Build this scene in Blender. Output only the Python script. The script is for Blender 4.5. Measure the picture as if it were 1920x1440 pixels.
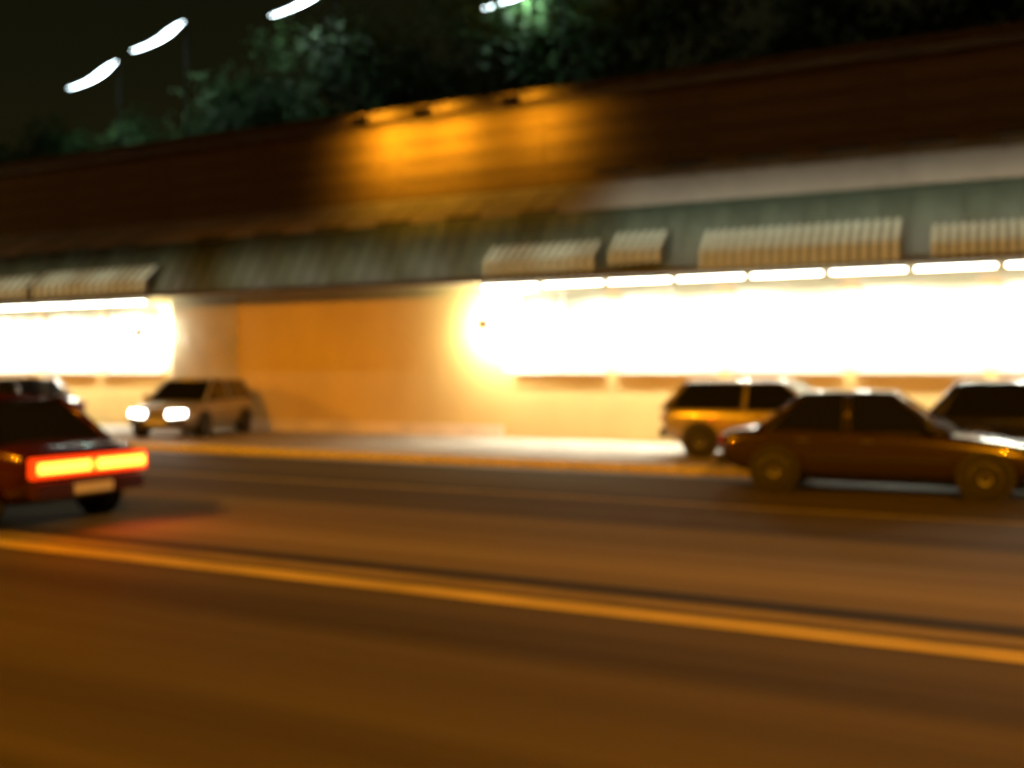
import bpy, math, random
from mathutils import Vector, Matrix
R = math.radians
random.seed(7)
S = bpy.context.scene
for o in list(bpy.data.objects): bpy.data.objects.remove(o)
COL = S.collection

# ------------------------------------------------------------------ camera
CAM_H = 1.70
YAW = 26.5                       # degrees left of the street's normal
FPX = 1884.0                     # focal length in photograph pixels (1920 wide)
cam_d = bpy.data.cameras.new('camera'); cam = bpy.data.objects.new('camera', cam_d); COL.objects.link(cam)
cam_d.sensor_width = 36.0; cam_d.lens = 36.0 * FPX / 1920.0
cam_d.clip_end = 2000.0; cam_d.clip_start = 0.05
cam.location = (0, 0, CAM_H)
cam.rotation_euler = (R(90 - 0.6), 0, R(YAW))
cam_d.dof.use_dof = True         # focused on something close: the whole street is soft
cam_d.dof.focus_distance = 1.5
cam_d.dof.aperture_fstop = 2.2
S.camera = cam

# ------------------------------------------------------------------ world: night sky
w = bpy.data.worlds.new('World'); S.world = w; w.use_nodes = True
nt = w.node_tree; nt.nodes.clear()
sky = nt.nodes.new('ShaderNodeTexSky'); sky.sky_type = 'NISHITA'; sky.sun_disc = False
sky.sun_elevation = R(2.0); sky.sun_rotation = R(150)
hs = nt.nodes.new('ShaderNodeMix'); hs.data_type = 'RGBA'; hs.blend_type = 'MULTIPLY'
hs.inputs[0].default_value = 1.0; hs.inputs[7].default_value = (1.0, 0.75, 0.28, 1)
bg = nt.nodes.new('ShaderNodeBackground'); bg.inputs[1].default_value = 0.006
out = nt.nodes.new('ShaderNodeOutputWorld')
nt.links.new(sky.outputs[0], hs.inputs[6]); nt.links.new(hs.outputs[2], bg.inputs[0]); nt.links.new(bg.outputs[0], out.inputs[0])

vs = S.view_settings
vs.view_transform = 'Standard'; vs.look = 'None'; vs.exposure = 0.0; vs.gamma = 1.0; vs.use_curve_mapping = False
S.cycles.use_denoising = True
S.cycles.max_bounces = 5; S.cycles.diffuse_bounces = 3; S.cycles.use_adaptive_sampling = True; S.cycles.adaptive_threshold = 0.02; S.cycles.glossy_bounces = 3
S.cycles.transparent_max_bounces = 8; S.cycles.caustics_reflective = False; S.cycles.caustics_refractive = False
S.cycles.sample_clamp_indirect = 4.0

SODIUM = (1.0, 0.345, 0.003)
TUBE = (1.0, 0.97, 0.82)
MERC = (0.72, 1.0, 0.80)
P_STREET = 13500.0
P_TUBE = 130.0
P_FLOOD = 78.0
P_FILL_STRIP = 10.0  # power of the added canopy strips
P_YARD = 150.0
ORD = ['first','second','third','fourth','fifth','sixth','seventh','eighth','ninth','tenth','eleventh','twelfth','thirteenth','fourteenth','fifteenth','sixteenth','seventeenth','eighteenth','nineteenth','twentieth']

# ------------------------------------------------------------------ helpers
def link(o, parent=None):
    COL.objects.link(o)
    if parent is not None: o.parent = parent
    return o

def tag(o, label=None, cat=None, group=None, kind=None):
    if label: o['label'] = label
    if cat: o['category'] = cat
    if group: o['group'] = group
    if kind: o['kind'] = kind
    return o

def empty(name, loc=(0, 0, 0), rz=0.0):
    o = bpy.data.objects.new(name, None); o.location = loc; o.rotation_euler = (0, 0, rz)
    o.empty_display_size = 0.2
    return link(o)

class MB:
    def __init__(s): s.v = []; s.f = []
    def quad(s, a, b, c, d):
        n = len(s.v); s.v += [tuple(a), tuple(b), tuple(c), tuple(d)]; s.f.append((n, n+1, n+2, n+3)); return s
    def box(s, x0, x1, y0, y1, z0, z1):
        n = len(s.v)
        s.v += [(x0,y0,z0),(x1,y0,z0),(x1,y1,z0),(x0,y1,z0),(x0,y0,z1),(x1,y0,z1),(x1,y1,z1),(x0,y1,z1)]
        for q in ((0,3,2,1),(4,5,6,7),(0,1,5,4),(1,2,6,5),(2,3,7,6),(3,0,4,7)): s.f.append(tuple(n+i for i in q))
        return s
    def slab(s, pts, nrm, t):
        """polygon given thickness t along nrm"""
        n = len(s.v); k = len(pts); nv = Vector(nrm) * t
        s.v += [tuple(p) for p in pts] + [tuple(Vector(p) + nv) for p in pts]
        s.f.append(tuple(n + i for i in reversed(range(k)))); s.f.append(tuple(n + k + i for i in range(k)))
        for i in range(k):
            j = (i + 1) % k; s.f.append((n+i, n+j, n+k+j, n+k+i))
        return s
    def loft(s, rings, cap=True):
        n = len(s.v); k = len(rings[0])
        for r in rings: s.v += [tuple(p) for p in r]
        for i in range(len(rings)-1):
            for j in range(k):
                j2 = (j+1) % k
                s.f.append((n+i*k+j, n+i*k+j2, n+(i+1)*k+j2, n+(i+1)*k+j))
        if cap:
            s.f.append(tuple(n + j for j in reversed(range(k))))
            s.f.append(tuple(n + (len(rings)-1)*k + j for j in range(k)))
        return s
    def tube(s, pts, rads, seg=10, flat=1.0):
        pts = [Vector(p) for p in pts]
        if not hasattr(rads, '__len__'): rads = [rads]*len(pts)
        rings = []
        for i, p in enumerate(pts):
            d = (pts[min(i+1, len(pts)-1)] - pts[max(i-1, 0)]).normalized()
            up = Vector((0,0,1)) if abs(d.z) < 0.9 else Vector((0,1,0))
            a = d.cross(up).normalized(); b = a.cross(d).normalized()
            rings.append([p + rads[i]*(a*math.cos(t) + b*flat*math.sin(t)) for t in [2*math.pi*q/seg for q in range(seg)]])
        return s.loft(rings)
    def lathe_y(s, prof, c, seg=20):
        """profile of (radius, y offset) turned about an axis along y through c"""
        rings = []
        for r, y in prof:
            rings.append([(c[0]+r*math.cos(2*math.pi*q/seg), c[1]+y, c[2]+r*math.sin(2*math.pi*q/seg)) for q in range(seg)])
        return s.loft(rings)
    def build(s, name, m, parent=None, smooth=False, bevel=0.0, subsurf=0):
        me = bpy.data.meshes.new(name); me.from_pydata(s.v, [], s.f); me.update()
        if smooth:
            for p in me.polygons: p.use_smooth = True
        me.materials.append(m)
        o = bpy.data.objects.new(name, me); link(o, parent)
        if bevel:
            b = o.modifiers.new('bevel', 'BEVEL'); b.width = bevel; b.segments = 2; b.limit_method = 'ANGLE'
        if subsurf:
            b = o.modifiers.new('sub', 'SUBSURF'); b.levels = subsurf; b.render_levels = subsurf
        return o

def copy_tree(o, parent=None):
    c = o.copy(); COL.objects.link(c); c.parent = parent
    for ch in list(o.children): copy_tree(ch, c)
    return c

_M = {}
def mat(name, col, rough=0.7, metal=0.0, var=0.0, scale=3.0, stretch=(1,1,1), bump=0.0, bscale=40.0, emit=None, estr=0.0, spec=0.5, coat=0.0, col2=None):
    if name in _M: return _M[name]
    m = bpy.data.materials.new(name); m.use_nodes = True; t = m.node_tree; b = t.nodes['Principled BSDF']
    b.inputs['Base Color'].default_value = (*col, 1); b.inputs['Roughness'].default_value = rough; b.inputs['Metallic'].default_value = metal
    b.inputs['Specular IOR Level'].default_value = spec; b.inputs['Coat Weight'].default_value = coat
    if var or bump or col2:
        tc = t.nodes.new('ShaderNodeTexCoord'); mp = t.nodes.new('ShaderNodeMapping'); mp.inputs['Scale'].default_value = stretch
        t.links.new(tc.outputs['Object'], mp.inputs[0])
    if var or col2:
        n = t.nodes.new('ShaderNodeTexNoise'); n.inputs['Scale'].default_value = scale; n.inputs['Detail'].default_value = 7; n.inputs['Roughness'].default_value = 0.62
        r = t.nodes.new('ShaderNodeValToRGB'); r.color_ramp.elements[0].position = 0.3; r.color_ramp.elements[1].position = 0.72
        lo = tuple(max(0, c*(1-var)) for c in col); hi = col2 if col2 else tuple(min(1, c*(1+var)) for c in col)
        r.color_ramp.elements[0].color = (*lo, 1); r.color_ramp.elements[1].color = (*hi, 1)
        t.links.new(mp.outputs[0], n.inputs[0]); t.links.new(n.outputs[0], r.inputs[0]); t.links.new(r.outputs[0], b.inputs['Base Color'])
    if bump:
        n2 = t.nodes.new('ShaderNodeTexNoise'); n2.inputs['Scale'].default_value = bscale; n2.inputs['Detail'].default_value = 5
        bp = t.nodes.new('ShaderNodeBump'); bp.inputs['Strength'].default_value = bump; bp.inputs['Distance'].default_value = 0.02
        t.links.new(mp.outputs[0], n2.inputs[0]); t.links.new(n2.outputs[0], bp.inputs['Height']); t.links.new(bp.outputs[0], b.inputs['Normal'])
    if emit:
        b.inputs['Emission Color'].default_value = (*emit, 1); b.inputs['Emission Strength'].default_value = estr
    _M[name] = m; return m

def light(kind, name, parent, loc, power, col, rot=(0,0,0), **kw):
    d = bpy.data.lights.new(name, kind); d.energy = power; d.color = col
    for k, v in kw.items(): setattr(d, k, v)
    o = bpy.data.objects.new(name, d); o.location = loc; o.rotation_euler = rot
    return link(o, parent)

SN, CS = math.sin(R(YAW)), math.cos(R(YAW))
def wx(px, Y):                   # street position whose bearing is that of photograph column px, on the line y = Y
    t = (px - 960) / FPX
    return Y * (t*CS - SN) / (CS + t*SN)
def wz(px, py, Y):
    X = wx(px, Y); return CAM_H - (py - 700) / FPX * (-X*SN + Y*CS)

# ------------------------------------------------------------------ materials
def asphalt_mat():
    m = bpy.data.materials.new('asphalt'); m.use_nodes = True; t = m.node_tree; b = t.nodes['Principled BSDF']
    g = t.nodes.new('ShaderNodeNewGeometry'); sep = t.nodes.new('ShaderNodeSeparateXYZ'); t.links.new(g.outputs['Position'], sep.inputs[0])
    # long streaks along the street: tyre polish, oil, old and new surfacing
    mp = t.nodes.new('ShaderNodeMapping'); mp.inputs['Scale'].default_value = (0.045, 1.5, 1); t.links.new(g.outputs['Position'], mp.inputs[0])
    n = t.nodes.new('ShaderNodeTexNoise'); n.inputs['Scale'].default_value = 1.0; n.inputs['Detail'].default_value = 5; n.inputs['Roughness'].default_value = 0.55
    t.links.new(mp.outputs[0], n.inputs[0])
    # lanes of different age, with sodium glow painted into the lighter band
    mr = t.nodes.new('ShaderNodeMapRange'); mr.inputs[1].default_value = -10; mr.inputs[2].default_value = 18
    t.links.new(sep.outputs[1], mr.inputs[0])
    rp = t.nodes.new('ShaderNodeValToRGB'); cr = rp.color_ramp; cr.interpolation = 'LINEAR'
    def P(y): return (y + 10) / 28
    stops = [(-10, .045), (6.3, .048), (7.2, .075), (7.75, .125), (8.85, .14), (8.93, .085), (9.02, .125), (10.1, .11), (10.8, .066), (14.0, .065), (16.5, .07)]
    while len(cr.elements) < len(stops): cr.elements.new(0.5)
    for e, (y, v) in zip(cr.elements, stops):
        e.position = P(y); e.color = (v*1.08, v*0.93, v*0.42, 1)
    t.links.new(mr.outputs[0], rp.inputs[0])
    f = t.nodes.new('ShaderNodeTexNoise'); f.inputs['Scale'].default_value = 55; f.inputs['Detail'].default_value = 4
    t.links.new(g.outputs['Position'], f.inputs[0])
    ma = t.nodes.new('ShaderNodeMath'); ma.operation = 'MULTIPLY_ADD'; ma.inputs[1].default_value = 1.5; ma.inputs[2].default_value = 0.05
    t.links.new(n.outputs[0], ma.inputs[0])
    mb = t.nodes.new('ShaderNodeMath'); mb.operation = 'MULTIPLY_ADD'; mb.inputs[1].default_value = 0.5; mb.inputs[2].default_value = 0.75
    t.links.new(f.outputs[0], mb.inputs[0])
    mc = t.nodes.new('ShaderNodeMath'); mc.operation = 'MULTIPLY'; t.links.new(ma.outputs[0], mc.inputs[0]); t.links.new(mb.outputs[0], mc.inputs[1])
    mx = t.nodes.new('ShaderNodeVectorMath'); mx.operation = 'SCALE'; t.links.new(rp.outputs[0], mx.inputs[0]); t.links.new(mc.outputs[0], mx.inputs['Scale'])
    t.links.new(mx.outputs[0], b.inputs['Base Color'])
    b.inputs['Roughness'].default_value = 0.85; b.inputs['Specular IOR Level'].default_value = 0.06
    bp = t.nodes.new('ShaderNodeBump'); bp.inputs['Strength'].default_value = 0.35; bp.inputs['Distance'].default_value = 0.01
    t.links.new(f.outputs[0], bp.inputs['Height']); t.links.new(bp.outputs[0], b.inputs['Normal'])
    return m
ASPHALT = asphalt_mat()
SOIL = mat('soil', (0.05, 0.045, 0.03), 0.95, var=0.4, scale=0.8)
PAINT = mat('road_paint', (0.29, 0.25, 0.06), 0.85, var=0.35, scale=2.5, stretch=(0.4, 4, 1), bump=0.2, spec=0.08)
PAINT2 = mat('worn_road_paint', (0.13, 0.11, 0.045), 0.85, spec=0.08, var=0.5, scale=3.0, stretch=(0.3, 4, 1))
TAR = mat('tar_seal', (0.018, 0.017, 0.016), 0.9, var=0.3, scale=2.0, stretch=(0.3, 3, 1), spec=0.1)
CONC = mat('pavement_concrete', (0.25, 0.225, 0.18), 0.85, var=0.25, scale=1.2, bump=0.2)
KERB = mat('kerb_concrete', (0.44, 0.41, 0.35), 0.8, var=0.25, scale=2.5, bump=0.2)
RENDERW = mat('ochre_render', (0.54, 0.42, 0.165), 0.85, var=0.10, scale=0.7, stretch=(1, 1, 0.5), bump=0.1, bscale=60)
WHITEW = mat('white_render', (0.74, 0.67, 0.49), 0.8, var=0.05, scale=0.8)
PLINTH = mat('plinth_render', (0.62, 0.56, 0.44), 0.8, var=0.2, scale=1.5)
BOARD = mat('ochre_board', (0.20, 0.125, 0.045), 0.75, var=0.28, scale=1.6, stretch=(0.25, 1, 2.5), bump=0.2)
PARAPET = mat('pale_parapet', (0.36, 0.31, 0.25), 0.8, var=0.15, scale=0.8)
GREENM = mat('green_roof_sheet', (0.055, 0.075, 0.05), 0.5, metal=0.0, var=0.3, scale=1.4, stretch=(1, 1, 0.4))
BLACKM = mat('black_painted_steel', (0.008, 0.008, 0.008), 0.9, spec=0.1)
DARKM = mat('dark_metal', (0.03, 0.03, 0.028), 0.5, metal=0.4)
EAVE = mat('eave_timber', (0.10, 0.065, 0.03), 0.7, var=0.3, scale=3)
TILE = mat('dark_roof_tile', (0.03, 0.027, 0.024), 0.8, var=0.3, scale=3)
SOFFIT = mat('soffit_board', (0.45, 0.38, 0.25), 0.8, var=0.1, scale=2)
RIB = mat('ribbed_shutter', (0.52, 0.49, 0.38), 0.55, var=0.12, scale=2)
FRAME = mat('white_frame', (0.75, 0.73, 0.66), 0.5)
AW1 = mat('awning_pale', (0.38, 0.47, 0.40), 0.85, var=0.12, scale=5)
AW2 = mat('awning_dark', (0.07, 0.075, 0.06), 0.85, var=0.2, scale=5)
TUBEM = mat('lit_tube', (0.9, 0.9, 0.85), 0.4, emit=TUBE, estr=14.0)
HOUS = mat('white_housing', (0.7, 0.7, 0.68), 0.5)
LENS = mat('yard_lamp_lens', (0.8, 0.85, 0.9), 0.4, emit=(0.78, 0.95, 1.0), estr=16.0)
SODL = mat('sodium_lens', (0.8, 0.6, 0.3), 0.4, emit=(1.0, 0.5, 0.06), estr=12.0)
BARK = mat('bark', (0.07, 0.05, 0.03), 0.9, var=0.4, scale=6)
TYRE = mat('tyre', (0.012, 0.012, 0.012), 0.85)
RIM = mat('rim', (0.16, 0.16, 0.16), 0.5, metal=0.6)
CARGLASS = mat('car_glass', (0.008, 0.009, 0.010), 0.06, spec=0.7)
TRIM = mat('black_trim', (0.015, 0.015, 0.015), 0.5)
CHROME = mat('chrome', (0.7, 0.7, 0.7), 0.15, metal=1.0)
PLATE = mat('plate', (0.55, 0.55, 0.5), 0.5)
INT = mat('shop_interior', (0.80, 0.78, 0.70), 0.8)
STOCK = mat('shelf_board', (0.62, 0.58, 0.48), 0.7)

def glass_mat():
    m = bpy.data.materials.new('shop_glass'); m.use_nodes = True; t = m.node_tree; t.nodes.clear()
    o = t.nodes.new('ShaderNodeOutputMaterial'); mx = t.nodes.new('ShaderNodeMixShader'); tr = t.nodes.new('ShaderNodeBsdfTransparent'); gl = t.nodes.new('ShaderNodeBsdfGlossy')
    fr = t.nodes.new('ShaderNodeFresnel'); fr.inputs[0].default_value = 1.45; gl.inputs['Roughness'].default_value = 0.02
    tr.inputs[0].default_value = (0.94, 0.96, 0.94, 1)
    t.links.new(fr.outputs[0], mx.inputs[0]); t.links.new(tr.outputs[0], mx.inputs[1]); t.links.new(gl.outputs[0], mx.inputs[2]); t.links.new(mx.outputs[0], o.inputs[0])
    return m
GLASS = glass_mat()

# ------------------------------------------------------------------ ground, road, pavement
XL, XR = -140.0, 90.0
tag(MB().quad((-900,-900,-0.02), (900,-900,-0.02), (900,900,-0.02), (-900,900,-0.02)).build('ground', SOIL), kind='structure')
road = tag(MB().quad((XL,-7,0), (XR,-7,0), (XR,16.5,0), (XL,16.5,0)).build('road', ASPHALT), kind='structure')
def strip(name, y0, y1, m, z=0.004, x0=XL, x1=XR): return MB().quad((x0,y0,z), (x1,y0,z), (x1,y1,z), (x0,y1,z)).build(name, m, road)
strip('painted_edge_line', 6.58, 6.86, PAINT)
strip('worn_painted_line', 6.98, 7.20, PAINT2)
strip('tar_seam', 7.26, 7.52, TAR)
strip('painted_lane_line', 12.66, 12.78, PAINT)
strip('painted_parking_line', 14.85, 14.93, PAINT2)
strip('gutter', 16.05, 16.48, CONC)
pav = tag(MB().box(XL, XR, 16.68, 22.0, -0.1, 0.13).build('pavement', CONC), kind='structure')
kerb_me = None
for i in range(62):
    x = -44 + i * 1.0
    if kerb_me is None:
        k = MB().box(0.006, 0.994, 16.5, 16.672, -0.05, 0.137).build('kerb_stone', KERB, pav, bevel=0.015); kerb_me = k
    else:
        k = kerb_me.copy(); COL.objects.link(k); k.parent = pav
    k.location = (x, random.uniform(-0.004, 0.004), random.uniform(-0.004, 0.004))
near_pav = tag(MB().box(XL, XR, -14, -7, -0.1, 0.13).build('near_pavement', CONC), kind='structure')

# ------------------------------------------------------------------ shop building
WY = 21.9                        # wall plane
X_L0, X_SH0, X_SH1, X_W1, X_R1 = -58.0, wx(322, WY), wx(445, WY), wx(945, WY), 13.0
ZE, ZM, ZT = 3.97, 5.50, 8.06    # canopy edge, top of mansard, eaves
bld = tag(empty('shop_building', (-20, WY, 0.13)), 'long cream shop building with dark green sloping canopy and ochre boarded upper storey', 'building')
def bb(name, m, mb, smooth=False, bevel=0, par=None):
    o = mb.build(name, m, par or bld, smooth, bevel)
    if par is None: o.location = (20, -WY, -0.13)
    return o
# blank rendered wall between the two lit shops
bb('wall', RENDERW, MB().box(X_SH1+0.004, X_W1-0.004, WY, WY+0.3, 0.13, 5.6))
bb('plinth', PLINTH, MB().box(X_SH1+0.01, X_W1-0.01, WY-0.05, WY-0.002, 0.13, 0.42))
# ribbed shutter
shm = MB(); n = 30; wv = (X_SH1 - X_SH0) / n
pts = []
for i in range(n):
    a = X_SH0 + i*wv
    pts += [(a, WY), (a+wv*0.35, WY), (a+wv*0.5, WY-0.05), (a+wv*0.85, WY-0.05)]
pts.append((X_SH1, WY))
for (xa, ya), (xb, yb) in zip(pts[:-1], pts[1:]):
    shm.quad((xa, ya, 0.13), (xb, yb, 0.13), (xb, yb, 3.95), (xa, ya, 3.95))
bb('ribbed_shutter', RIB, shm)
bb('shutter_backing', RENDERW, MB().box(X_SH0+0.002, X_SH1, WY+0.02, WY+0.3, 0.13, 5.6))

def storefront(x0, x1, nwin, sill=1.75, head=3.72):
    """white wall with a ribbon of shop windows, a lit room behind"""
    bb('stall_riser', RENDERW, MB().box(x0, x1, WY, WY+0.25, 0.13, sill))
    bb('window_header', RENDERW, MB().box(x0, x1, WY, WY+0.25, head, 5.6))
    wp = 0.35; W = (x1 - x0 - wp*(nwin+1)) / nwin
    for i in range(nwin+1):
        a = x0 + i*(W+wp)
        bb('pier', WHITEW, MB().box(a, a+wp, WY+0.002, WY+0.248, sill+0.002, head-0.002))
    for i in range(nwin):
        a = x0 + wp + i*(W+wp)
        f = MB()
        t = 0.06
        f.box(a, a+t, WY+0.06, WY+0.14, sill, head); f.box(a+W-t, a+W, WY+0.06, WY+0.14, sill, head)
        f.box(a+t, a+W-t, WY+0.06, WY+0.14, sill, sill+t); f.box(a+t, a+W-t, WY+0.06, WY+0.14, head-t, head)
        f.box(a+W/2-t/2, a+W/2+t/2, WY+0.06, WY+0.14, sill+t, head-t)
        win = bb('window', FRAME, f)
        for s in (0, 1):
            p0 = a + t + s*(W/2 - t/2); p1 = p0 + W/2 - 1.5*t
            MB().quad((p0, WY+0.1, sill+t), (p1, WY+0.1, sill+t), (p1, WY+0.1, head-t), (p0, WY+0.1, head-t)).build('pane', GLASS, win)
        MB().box(a-0.05, a+W+0.05, WY-0.08, WY-0.003, sill-0.06, sill-0.002).build('sill', FRAME, win)
    # room
    bb('room_back_wall', INT, MB().box(x0, x1, WY+3.2, WY+3.35, 0.13, 4.0))
    bb('room_ceiling', INT, MB().box(x0, x1, WY+0.252, WY+3.35, 4.0, 4.1))
    bb('room_floor', CONC, MB().box(x0, x1, WY+0.252, WY+3.198, 0.02, 0.12))
    bb('room_side_wall', INT, MB().box(x0, x0+0.12, WY+0.252, WY+3.198, 0.13, 3.998))
    bb('room_side_wall', INT, MB().box(x1-0.12, x1, WY+0.252, WY+3.198, 0.13, 3.998))
    for k in range(2):
        bb('shelf', STOCK, MB().box(x0+0.5, x1-0.5, WY+2.75, WY+3.19, 0.6+0.5*k, 0.64+0.5*k))
storefront(X_W1, X_R1, 9)
storefront(X_L0, X_SH0-0.01, 13)

# mansard canopy: sheets side by side with standing seams
FY = 20.98
sl = Vector((0, WY-0.02-FY, ZM-ZE)).normalized(); nn = Vector((0, -sl.z, sl.y))
sheet = None
nsh = int((X_R1 - X_L0) / 1.02)
for i in range(nsh):
    x = X_L0 + i*1.02
    if sheet is None:
        mbs = MB()
        mbs.slab([(0,FY,ZE),(1.012,FY,ZE),(1.012,WY-0.02,ZM),(0,WY-0.02,ZM)], nn, 0.03)
        for q in (0.0, 0.5):
            a = Vector((q, FY, ZE)) + nn*0.031; b_ = Vector((q, WY-0.02, ZM)) + nn*0.031
            mbs.slab([a, a+Vector((0.03,0,0)), b_+Vector((0.03,0,0)), b_], nn, 0.035)
        sheet = mbs.build('roof_sheet', GREENM, bld); o = sheet
    else:
        o = sheet.copy(); COL.objects.link(o); o.parent = bld
    o.location = (20 + x, -WY, -0.13)
bb('canopy_soffit', SOFFIT, MB().box(X_L0, X_R1, FY+0.03, WY-0.003, ZE-0.09, ZE-0.04))
bb('gutter', DARKM, MB().box(X_L0, X_R1, FY-0.11, FY+0.02, ZE-0.12, ZE-0.01), bevel=0.02)
# upper storey: pale band, ochre boards, eave
bb('upper_wall', EAVE, MB().box(X_L0, X_R1, WY+0.03, WY+0.3, 5.602, ZT+0.1))
seg = 4.0; nb = int((X_R1 - X_L0) / seg)
bh = (ZT - 6.16) / 4
bo = pb = None
for i in range(nb):
    x = X_L0 + i*seg
    if pb is None: pb = MB().box(0, seg-0.012, WY-0.06, WY+0.028, 5.52, 6.14).build('parapet_panel', PARAPET, bld); o = pb
    else: o = pb.copy(); COL.objects.link(o); o.parent = bld
    o.location = (20+x, -WY, -0.13)
    for k in range(4):
        z0 = 6.16
        if bo is None:
            bo = MB().slab([(0,WY-0.03,z0),(seg-0.01,WY-0.03,z0),(seg-0.01,WY-0.005,z0+bh-0.02),(0,WY-0.005,z0+bh-0.02)], (0,1,0), 0.03).build('board', BOARD, bld); o = bo
        else: o = bo.copy(); COL.objects.link(o); o.parent = bld
        o.location = (20 + x + (0.0 if k % 2 else 0.0), -WY + random.uniform(-0.006, 0.004), -0.13 + k*bh)
bb('eave_soffit', EAVE, MB().box(X_L0, X_R1, WY-0.55, WY+0.3, ZT+0.102, ZT+0.14))
bb('eave_fascia', EAVE, MB().box(X_L0, X_R1, WY-0.62, WY-0.552, ZT+0.06, ZT+0.28))
bb('roof', TILE, MB().slab([(X_L0,WY-0.55,ZT+0.2),(X_R1,WY-0.55,ZT+0.2),(X_R1,WY+2.4,ZT+0.62),(X_L0,WY+2.4,ZT+0.62)], (0,0,1), 0.12))
bb('roof', TILE, MB().slab([(X_L0,WY+2.402,ZT+0.62),(X_R1,WY+2.402,ZT+0.62),(X_R1,WY+4.6,ZT+0.5),(X_L0,WY+4.6,ZT+0.5)], (0,0,1), 0.12))
bb('rear_wall', RENDERW, MB().box(X_L0, X_R1, WY+4.0, WY+4.3, 0.13, ZT+0.3))
bb('gable_wall', RENDERW, MB().box(X_R1-0.3, X_R1-0.002, WY+3.36, WY+3.998, 0.13, ZT+0.2))
bb('gable_wall', RENDERW, MB().box(X_L0+0.002, X_L0+0.3, WY+3.36, WY+3.998, 0.13, ZT+0.2))

# ------------------------------------------------------------------ awnings
def awning(px0, px1, nst, label, ztop, zfold, zbot, x_abs=None):
    y0 = FY - 0.16
    xa, xb = (wx(px0, y0), wx(px1, y0)) if x_abs is None else x_abs
    t = tag(empty('striped_awning', ((xa+xb)/2, y0, zbot)), label, 'awning', 'striped awnings along the canopy edge')
    wst = (xb - xa) / (2*nst)
    yt = y0 + 0.16 + (ztop - ZE) / (ZM - ZE) * (WY - FY) - 0.13
    for i in range(2*nst):
        m = AW1 if i % 2 == 0 else AW2
        a = -(xb-xa)/2 + i*wst; b = a + wst
        sag = random.uniform(-0.006, 0.006)
        mb = MB()
        d = 0.0 if i % 2 == 0 else 0.008
        mb.slab([(a, d, zfold-zbot), (b, d, zfold-zbot), (b, yt-y0+d, ztop-zbot), (a, yt-y0+d, ztop-zbot)], (0, 1, 0), 0.012)
        mb.slab([(a, d+sag, 0), (b, d+sag, 0), (b, d, zfold-zbot), (a, d, zfold-zbot)], (0, 1, 0), 0.012)
        mb.build('stripe', m, t)
    MB().tube([(-(xb-xa)/2, 0.03, zfold-zbot), ((xb-xa)/2, 0.03, zfold-zbot)], 0.018, 8).build('front_rail', DARKM, t, True)
    for s in (-1, 1):
        MB().tube([(s*(xb-xa)/2*0.99, 0.03, zfold-zbot), (s*(xb-xa)/2*0.99, yt-y0+0.12, ztop-zbot+0.02)], 0.014, 6).build('side_arm', DARKM, t, True)
    return t
awning(908, 1118, 13, 'grey striped awning on canopy edge next to the blank ochre wall', 4.72, 4.32, 3.99)
awning(1142, 1242, 6, 'narrow short striped awning between two wider ones on the canopy edge', 4.86, 4.38, 4.10)
awning(1312, 1692, 21, 'widest grey striped awning over the row of parked cars', 4.78, 4.28, 3.90)
awning(1746, 1990, 13, 'grey striped awning above the black hatchback on the pavement', 4.60, 4.2, 3.95)
awning(62, 276, 15, 'striped awning beside the ribbed shutter', 4.80, 4.36, 4.0)
awning(-120, 54, 12, 'striped awning over the dark parked sedan', 4.72, 4.3, 4.0)

# ------------------------------------------------------------------ tube lights under the canopy
def tube_light(x, ln, label, power, z=3.80, y=21.42):
    t = tag(empty('tube_light', (x, y, z)), label, 'light fixture', 'tube lights under the canopy')
    MB().box(-ln/2, ln/2, -0.06, 0.06, 0.0, 0.075).build('housing', HOUS, t)
    MB().tube([(-ln/2+0.03, 0, -0.03), (ln/2-0.03, 0, -0.03)], 0.028, 8).build('lit_tube', TUBEM, t, True)
    light('AREA', 'tube_glow', t, (0, 0, -0.075), power, TUBE, shape='RECTANGLE', size=ln-0.05, size_y=0.12, spread=R(125))
    return t
x = X_W1 + 0.4; k = 0
while x < X_R1 - 0.8:
    k += 1; tube_light(x, 1.5, ORD[k-1] + ' canopy tube light of the long lit shop, counted from the blank ochre wall', P_TUBE); x += 1.62
x = X_SH0 - 1.3; k = 0
while x > -46:
    k += 1; tube_light(x, 1.5, ORD[k-1] + ' canopy tube light counted from the ribbed shutter along its lit shop', P_TUBE); x -= 1.62
def room_tube(x, label):
    t = tag(empty('ceiling_light', (x, WY+2.0, 3.9)), label, 'light fixture', 'ceiling lights in the shops')
    MB().box(-0.6, 0.6, -0.15, 0.15, 0.0, 0.09).build('housing', HOUS, t)
    MB().tube([(-0.58, 0.0, -0.03), (0.58, 0.0, -0.03)], 0.03, 8).build('lit_tube', TUBEM, t, True)
    light('AREA', 'tube_glow', t, (0, 0, -0.08), 380, TUBE, shape='RECTANGLE', size=1.2, size_y=0.3)
for i in range(8): room_tube(X_W1 + 2.0 + i*3.2, ORD[i] + ' ceiling light inside the long lit shop, counted from the blank ochre wall')
for i in range(8): room_tube(X_SH0 - 2.0 - i*3.2, ORD[i] + ' ceiling light inside the shop by the ribbed shutter, counted from the shutter')
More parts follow.
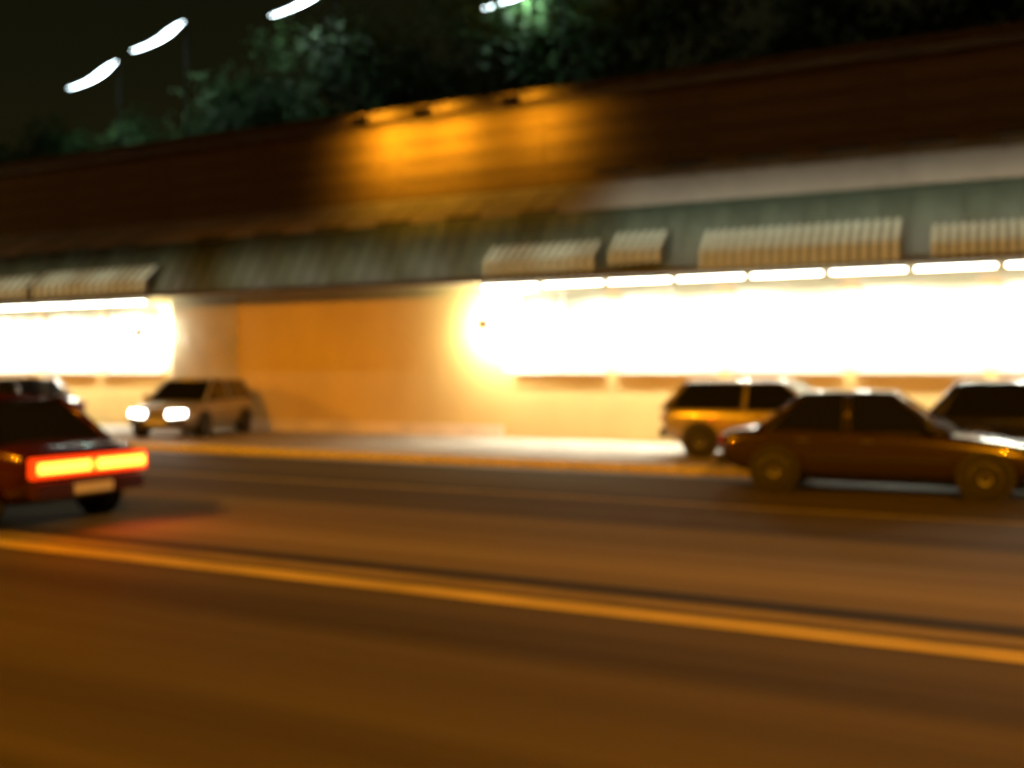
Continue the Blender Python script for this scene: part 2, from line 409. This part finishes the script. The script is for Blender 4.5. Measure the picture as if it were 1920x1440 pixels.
# lamps added at the shop ends for the soft glow on wall and shutter
def wall_fill_lamp(x, z, label, power):
    t = tag(empty('wall_fill_lamp', (x, WY, z)), label, 'added wall lamp', 'added round lamps on the shop wall')
    MB().lathe_y([(0.03, 0), (0.10, -0.002), (0.10, -0.03), (0.04, -0.05), (0.025, -0.10), (0.025, -0.70)], (0, 0, 0), 16).build('bracket', HOUS, t, True)
    MB().lathe_y([(0.02, -0.70), (0.15, -0.70), (0.18, -0.74), (0.17, -0.79), (0.10, -0.84), (0.02, -0.85)], (0, 0, 0), 20).build('hood', HOUS, t, True)
    MB().lathe_y([(0.03, -0.698), (0.14, -0.698), (0.13, -0.675), (0.03, -0.665)], (0, 0, 0), 20).build('lens', TUBEM, t, True)
    light('AREA', 'wall_wash', t, (0, -0.655, 0), power, (1.0, 0.93, 0.70), rot=(R(90), 0, 0), shape='DISK', size=0.25)
wall_fill_lamp(X_W1 - 0.15, 2.9, 'added bright round wall lamp where the blank ochre wall meets the long lit shop', 280)
wall_fill_lamp(X_SH0 - 0.5, 2.9, 'added bright round wall lamp beside the ribbed shutter', 120)

# sodium flood under the eave, added strips throwing white light back at canopy and parapet
def floodlight(px, label, power):
    t = tag(empty('eave_floodlight', (wx(px, WY), WY-1.45, ZT-0.12)), label, 'floodlight', 'amber floodlights on the eave')
    MB().tube([(0, 0.84, 0.28), (0, 0.4, 0.26), (0, 0, 0.02)], 0.02, 8).build('arm', DARKM, t, True)
    MB().box(-0.20, 0.20, -0.11, 0.05, -0.16, 0.02).build('housing', DARKM, t, bevel=0.01)
    MB().box(-0.17, 0.17, 0.052, 0.06, -0.14, 0.0).build('lens', SODL, t)
    light('AREA', 'flood_glow', t, (0, 0.08, -0.07), power, (1.0, 0.46, 0.02), rot=(R(80), 0, 0), shape='RECTANGLE', size=0.34, size_y=0.14, spread=R(130))
floodlight(738, 'amber floodlight on the eave nearest the trees with white lamps, over the brightest boards', P_FLOOD)
floodlight(850, 'amber floodlight on the eave between the two others', P_FLOOD*0.75)
floodlight(1010, 'amber floodlight on the eave above the awning by the blank wall', P_FLOOD*0.5)
def fill_strip(x, label, power, low=0.0):  # added white fill for canopy sheets, awnings and pale band
    t = tag(empty('fill_strip', (x, WY-1.75, 6.02-low)), label, 'strip light', 'added strip lights on arms over the canopy')
    MB().box(-0.45, 0.45, -0.05, 0.03, -0.03, 0.03).build('housing', DARKM, t)
    for s in (-0.3, 0.3): MB().tube([(s, 0, 0.02), (s, 0.9, 0.12+low*.6), (s, 1.68, 0.08+low*.9)], 0.012, 6).build('arm', DARKM, t)
    light('AREA', 'strip_glow', t, (0, 0.04, -0.01), power, (1.0, 0.99, 0.80), rot=(R(46), 0, 0), shape='RECTANGLE', size=0.85, size_y=0.05, spread=R(115))
for k in range(13): fill_strip(-7.6 + 1.55*k, ORD[k] + ' added strip light on arms along the pale band, counted from the floodlight', P_FILL_STRIP)
for k in range(6): fill_strip(-9.4 - 1.9*k, ORD[k] + ' added strip light above the blank ochre wall, counted from the long lit shop', P_FILL_STRIP*0.6, .75)
for k in range(7): fill_strip(-22.0 - 1.9*k, ORD[k] + ' added strip light above the far lit shop, counted from the ribbed shutter', P_FILL_STRIP*0.6, .75)

# ------------------------------------------------------------------ yard lamps behind the building
def yard_lamp(px, py, Y, label, power):
    X = wx(px, Y); Z = wz(px, py, Y)
    t = tag(empty('yard_lamp', (X, Y, 0)), label, 'lamp', 'white lamps behind the building')
    pole_x = 1.45
    MB().tube([(pole_x, 0, -0.02), (pole_x, 0, Z*0.5), (pole_x, 0, Z+0.30)], [0.08, 0.05, 0.04], 10).build('pole', BLACKM, t, True)
    MB().tube([(pole_x, 0, Z+0.30), (1.1, 0, Z+0.46), (0.6, 0, Z+0.32)], [0.04, 0.04, 0.04], 8).build('arm', BLACKM, t, True)
    c = [(-1.35, -0.18), (-0.95, -0.15), (-0.45, -0.08), (0.1, 0.05), (0.55, 0.22), (0.95, 0.40), (1.3, 0.52)]
    r = [0.012, 0.035, 0.045, 0.07, 0.11, 0.07, 0.012]
    MB().tube([(a, 0, Z+b+0.05) for a, b in c], [q*1.04 for q in r], 12, flat=0.35).build('housing', DARKM, t, True)
    MB().tube([(a, 0, Z+b-0.02) for a, b in c], r, 12, flat=0.75).build('lens', LENS, t, True)
    light('POINT', 'lamp_glow', t, (0.2, 0, Z-0.35), power, MERC, shadow_soft_size=0.25)
YL = [(176, 150, 'white lamp lowest in the row rising behind the roof, tree close behind it'), (298, 78, 'white lamp hanging next above the lowest one of the row behind the roof'),
      (566, 10, 'white lamp partly cut off above the dark roof beside the leafy crowns'), (975, -6, 'white lamp above the amber floodlit boards among green foliage')]
for px, py, lb in YL: yard_lamp(px, py, 28.0, lb, P_YARD)

# ------------------------------------------------------------------ trees
def leaf_mesh(seed, n, rx, rz):
    rnd = random.Random(seed); v = []; f = []
    clumps = []
    for _ in range(46):
        while True:
            p = Vector((rnd.uniform(-1,1), rnd.uniform(-1,1), rnd.uniform(-1,1)))
            if 0.25 < p.length < 1: break
        clumps.append((Vector((p.x*rx, p.y*rx, p.z*rz)), rnd.uniform(0.5, 1.1)))
    for i in range(n):
        c, r = clumps[rnd.randrange(len(clumps))]
        d = Vector((rnd.gauss(0,1), rnd.gauss(0,1), rnd.gauss(0,0.8))) * r * 0.55
        p = c + d; s = rnd.uniform(0.07, 0.15)
        a = Vector((rnd.gauss(0,1), rnd.gauss(0,1), rnd.gauss(0,1))).normalized(); b = a.orthogonal().normalized()
        k = len(v)
        v += [tuple(p - a*s), tuple(p + b*s*0.55), tuple(p + a*s), tuple(p - b*s*0.55)]; f.append((k, k+1, k+2, k+3))
    me = bpy.data.meshes.new('crown'); me.from_pydata(v, [], f); me.update(); return me, clumps
LEAF = mat('leaf', (0.028, 0.07, 0.022), 0.75, var=0.4, scale=1.5, col2=(0.05, 0.11, 0.03))
CROWNS = [leaf_mesh(s, 9000, 3.0, 3.3) for s in (3, 11, 23)]
for me, _ in CROWNS: me.materials.append(LEAF)
def tree(x, y, h, k, label, sc=1.0):
    t = tag(empty('leafy_tree', (x, y, -0.02), random.uniform(0, 6.28)), label, 'tree', 'trees behind the building')
    me, clumps = CROWNS[k]
    tr = MB().tube([(0,0,0), (0.1,0.05,h*0.3), (-0.05,0.1,h*0.6), (0,0,h*0.85)], [0.28, 0.22, 0.17, 0.07], 10)
    for c, r in clumps[::4]:
        z0 = h*0.42; e = Vector((c.x*sc, c.y*sc, h*0.68 + c.z*sc))
        tr.tube([(0, 0.07, z0), tuple(Vector((0,0.07,z0)).lerp(e, 0.5) + Vector((0,0,0.3))), tuple(e)], [0.10, 0.06, 0.02], 6)
    tr.build('trunk', BARK, t, True)
    c = bpy.data.objects.new('crown', me); link(c, t); c.location = (0, 0, h*0.68); c.scale = (sc, sc, sc)
TR = [(-34, 31, 13.5, 0, 1.1, 'leafy tree behind the lowest white lamp'), (-28.5, 32, 15, 1, 1.1, 'leafy tree rising between the two lower white lamps'),
      (-22, 31, 16.5, 2, 1.2, 'leafy tree behind the cut off white lamp'), (-16.5, 31, 17, 0, 1.25, 'leafy tree next to the white lamp over the floodlit boards'),
      (-11.3, 30.3, 17, 1, 1.25, 'green lit tree standing over the narrow striped awning'), (-5, 33, 16.5, 2, 1.2, 'dark tree behind the roof over the widest awning'),
      (2, 33, 16, 0, 1.2, 'dark tree behind the far end of the roof'), (-42, 33, 15, 2, 1.15, 'dark brownish tree beyond the lowest white lamp')]
for x, y, h, k, sc, lb in TR: tree(x, y, h, k, lb, sc)

# ------------------------------------------------------------------ sodium street lamps on the near side
def street_lamp(X, label, power):
    t = tag(empty('street_lamp', (X, -8.0, 0.13)), label, 'street lamp', 'amber street lamps on the near pavement')
    H = 8.6
    MB().tube([(0,0,0), (0,0,4), (0,0,H-0.6), (0,0.4,H-0.15), (0,1.2,H), (0,7.4,H+0.35)], [0.12,0.10,0.075,0.07,0.06,0.05], 12).build('pole', DARKM, t, True)
    MB().tube([(0,7.2,H+0.34), (0,7.5,H+0.36), (0,8.0,H+0.38), (0,8.2,H+0.38)], [0.05,0.15,0.16,0.06], 12, flat=0.5).build('head', DARKM, t, True)
    MB().tube([(0,7.45,H+0.28), (0,7.6,H+0.27), (0,7.95,H+0.29), (0,8.1,H+0.31)], [0.04,0.11,0.12,0.04], 12, flat=0.6).build('lens', SODL, t, True)
    light('SPOT', 'sodium_glow', t, (0, 7.8, H+0.16), power, SODIUM, rot=(R(4), 0, 0), spot_size=R(158), spot_blend=0.10, shadow_soft_size=0.2)
street_lamp(-15.5, 'amber street lamp opposite the blank ochre wall', P_STREET)
street_lamp(4.5, 'amber street lamp opposite the end of the long lit shop', P_STREET)
street_lamp(-36.0, 'amber street lamp opposite the far striped awnings', P_STREET)

# ------------------------------------------------------------------ cars
def car(label, loc, rz, paint, group=None, kind='sedan', lamps=None, tails=None, ln=4.35, wd=1.72, ht=1.42):
    """front towards local +x"""
    t = tag(empty('parked_car' if group else 'moving_car', loc, rz), label, 'car', group)
    hw = wd/2; h2 = ln/2
    belt = 0.92
    if kind == 'sedan': prof = [(-h2,.50,.80,.86),(-h2+.12,.30,.88,.95),(-h2+.55,.22,.93,.99),(-h2+1.2,.20,.94,1),(-.2,.20,.92,1),(.75,.20,.90,1),(h2-.75,.20,.82,.98),(h2-.22,.24,.74,.93),(h2-.04,.32,.66,.84),(h2,.40,.58,.78)]
    else: prof = [(-h2,.48,.86,.90),(-h2+.1,.30,.93,.96),(-h2+.5,.22,.95,.99),(-h2+1.2,.20,.95,1),(-.2,.20,.93,1),(.85,.20,.92,1),(h2-.65,.20,.85,.98),(h2-.2,.24,.76,.93),(h2-.04,.32,.68,.84),(h2,.40,.58,.78)]
    rings = []
    for x, zb, zt, k in prof:
        W = hw*k; zm = zb + (zt-zb)*.5
        half = [(0,zb),(W*.80,zb),(W*.96,zb+.10),(W,zm),(W*.985,zt-.10),(W*.90,zt-.015),(W*.55,zt+.012)]
        ring = [(x, y, z) for y, z in half] + [(x, 0, zt+.02)] + [(x, -y, z) for y, z in reversed(half[1:])]
        rings.append(ring)
    body = MB().loft(rings).build('body', paint, t, True, subsurf=2)
    # greenhouse
    if kind == 'sedan': fb, ft, rt, rb = .98, .22, -.95, -1.62
    else: fb, ft, rt, rb = 1.05, .30, -1.55, -1.98
    wb, wt = hw*.90, hw*.70; zb, zt = belt-.04, ht
    def P(x, s, top): return Vector((x, s*(wt if top else wb), zt if top else zb))
    # dark core so the cabin is never hollow
    core = MB().loft([[P(fb-.06,-1,0)*1, P(fb-.06,1,0), P(ft-.04,1,1)-Vector((0,.03,.05)), P(ft-.04,-1,1)-Vector((0,-.03,.05))],
                      [P(rb+.06,-1,0)*1, P(rb+.06,1,0), P(rt+.04,1,1)-Vector((0,.03,.05)), P(rt+.04,-1,1)-Vector((0,-.03,.05))]])
    for i, v in enumerate(core.v): core.v[i] = (v[0], v[1]*.97, v[2])
    core.build('cabin_interior', TRIM, t)
    def pane(name, a, b, c, d, inset=.10):
        a, b, c, d = [Vector(q) for q in (a, b, c, d)]; m_ = (a+b+c+d)/4
        nrm = (b-a).cross(d-a).normalized()
        q = [p + (m_-p)*inset for p in (a, b, c, d)]
        MB().slab(q, nrm, .012).build(name, CARGLASS, t)
    pane('windscreen', P(fb,1,0), P(fb,-1,0), P(ft,-1,1), P(ft,1,1), .09)
    pane('rear_window', P(rb,-1,0), P(rb,1,0), P(rt,1,1), P(rt,-1,1), .10)
    mid = -.35
    for s in (1, -1):
        A = [P(fb-.12,s,0), P(mid,s,0), P(mid,s,1), P(ft-.03,s,1)]; B = [P(mid-.06,s,0), P(rb+.15,s,0), P(rt+.03,s,1), P(mid-.06,s,1)]
        if s == 1: A = [A[i] for i in (1,0,3,2)]; B = [B[i] for i in (1,0,3,2)]
        if s == -1: A = [A[i] for i in (1,0,3,2)][::1]; B = [B[i] for i in (1,0,3,2)][::1]
        if s == 1: A = [A[1],A[0],A[3],A[2]][::1]; B = [B[1],B[0],B[3],B[2]][::1]
        for q in (A, B):
            nr = (q[1]-q[0]).cross(q[3]-q[0])
            if nr.y * s < 0: q.reverse()
            pane('side_window', *q, inset=.08)
    rf = MB()
    rf.loft([[(x, y*wt*1.03, zt + dz) for y, dz in ((-1,-.045),(-.8,.012),(0,.04),(.8,.012),(1,-.045),(0,-.06))] for x in (ft+.02, (ft+rt)/2, rt-.02)])
    for s in (1, -1):
        rf.tube([P(fb,s,0), P(ft,s,1)-Vector((0,0,.02))], .035, 6); rf.tube([P(rb,s,0), P(rt,s,1)-Vector((0,0,.02))], .05, 6); rf.tube([P(mid-.03,s,0), P(mid-.03,s,1)], .03, 6)
    rf.build('roof', paint, t, True)
    # wheels
    for xw in (h2-.80, -h2+.82):
        for s in (1, -1):
            y = s*(hw-.20)
            arch = MB().lathe_y([(.02, s*.195), (.36, s*.195), (.36, s*.212), (.02, s*.212)], (xw, y, .33), 24).build('wheel_arch', TRIM, t)
            wh = MB().lathe_y([(.19, s*.02), (.30, s*.02), (.315, s*.05), (.315, s*.20), (.29, s*.225), (.20, s*.225)], (xw, y, .315), 24).build('wheel', TYRE, t, True)
            MB().lathe_y([(.02, s*.19), (.06, s*.228), (.19, s*.215), (.21, s*.232), (.21, s*.20)], (xw, y, .315), 16).build('rim', RIM, wh, True)
    # bumpers, lights, plate, mirrors, handles
    MB().box(h2-.10, h2+.035, -hw*.80, hw*.80, .34, .50).build('front_bumper', TRIM if kind != 'sedan' else paint, t, bevel=.03)
    MB().box(-h2-.04, -h2+.10, -hw*.86, hw*.86, .36, .54).build('rear_bumper', paint if tails else TRIM, t, bevel=.03)
    MB().box(h2-.02, h2+.02, -.32, .32, .53, .61).build('grille', TRIM, t)
    MB().box(h2+.036, h2+.044, -.26, .26, .37, .48).build('number_plate', PLATE, t)
    MB().box(-h2-.052, -h2-.042, -.26, .26, .385, .495).build('number_plate', PLATE, t)
    hl = lamps or mat('headlamp_off', (.35,.35,.36), .15, spec=.6)
    tl = tails or mat('tail_lamp_off', (.18,.01,.01), .2)
    for s in (1, -1):
        a, b = s*.36, s*.70
        pts = [(h2+.012, a*.8, .53), (h2-.07, b, .54), (h2-.09, b, .69), (h2-.02, a*.8, .68)]
        o = MB().slab(pts if s > 0 else pts[::-1], (1, 0, 0.15), .035).build('headlight', hl, t)
        if lamps: light('SPOT', 'headlight_glow', t, (h2+.12, s*.5, .6), 60, (1,.95,.85), rot=(R(90), 0, R(-90)), spot_size=R(110), spot_blend=.8, shadow_soft_size=.08)
    if tails:
        tp = MB().box(-h2-.045, -h2+.05, -hw*.90, hw*.90, .58, .80).build('tail_light_panel', mat('tail_panel', (.3,.01,.005), .25, emit=(1.0,.05,.003), estr=1.6), t, bevel=.02)
        for s in (1, -1):
            MB().box(-h2-.062, -h2-.046, *sorted((s*.04, s*hw*.84)), .635, .745).build('tail_light', tails, t, bevel=.01)
        light('AREA', 'tail_glow', t, (-h2-.10, 0, .68), 26, (1.0,.06,.004), rot=(R(90), 0, R(90)), shape='RECTANGLE', size=1.4, size_y=.12)
    else:
        for s in (1, -1): MB().box(-h2-.012, -h2+.06, *sorted((s*.52, s*hw*.86)), .66, .80).build('tail_light', tl, t, bevel=.02)
    for s in (1, -1):
        MB().box(fb-.32, fb-.20, *sorted((s*(hw-.05), s*(hw+.13))), belt, belt+.12).build('mirror', TRIM, t, bevel=.03)
        for xx in (-.18, -1.05): MB().box(xx, xx+.18, *sorted((s*(hw-.02), s*(hw+.012))), .74, .775).build('door_handle', CHROME, t)
        MB().box(-h2+1.25, h2-1.25, *sorted((s*(hw-.03), s*(hw+.008))), .50, .54).build('side_moulding', TRIM, t)
    return t
def carpaint(name, c, rough=.25, metal=.3): return mat(name, c, rough, metal, coat=.6, var=.06, scale=4)
DARKRED = carpaint('dark_red_paint', (.045,.007,.004)); SILVER = carpaint('silver_paint', (.38,.37,.34), .3, .5)
BROWN = carpaint('brown_paint', (.04,.026,.012)); BLACK = carpaint('black_paint', (.012,.012,.012)); BEIGE = carpaint('beige_paint', (.40,.36,.28)); NAVY = carpaint('dark_grey_paint', (.03,.035,.035))
HEAD = mat('lit_headlamp', (.9,.9,.85), .2, emit=(1.0,.95,.86), estr=18)
TAIL = mat('lit_tail_lamp', (.5,.05,.02), .2, emit=(1.0,.17,.014), estr=14.0)
car('dark red car driving in the near lane with its full width tail lights lit', (-9.2-2.2, 7.95, 0), R(180), DARKRED, tails=TAIL)
car('silver car parked nose out on the pavement with both headlights on', (wx(262, 17.3)-.35, 19.45, .13), R(-72), SILVER, 'cars parked by the shops', 'hatch', lamps=HEAD, ln=4.0)
car('dark grey sedan parked on the pavement under the far striped awning', (wx(10, 18.5), 18.7, .13), R(176), NAVY, 'cars parked by the shops')
car('beige hatchback parked on the pavement before the long lit shop', (wx(1450, 18.6), 18.9, .13), R(-4), BEIGE, 'cars parked by the shops', 'hatch', ln=4.0)
car('brown sedan parked at the kerb below the widest striped awning', (wx(1650, 15.4), 15.4, 0), R(2), BROWN, 'cars parked by the shops')
car('black hatchback parked on the pavement behind the brown sedan', (0.75, 18.9, .13), R(-2), BLACK, 'cars parked by the shops', 'hatch', ln=4.1)
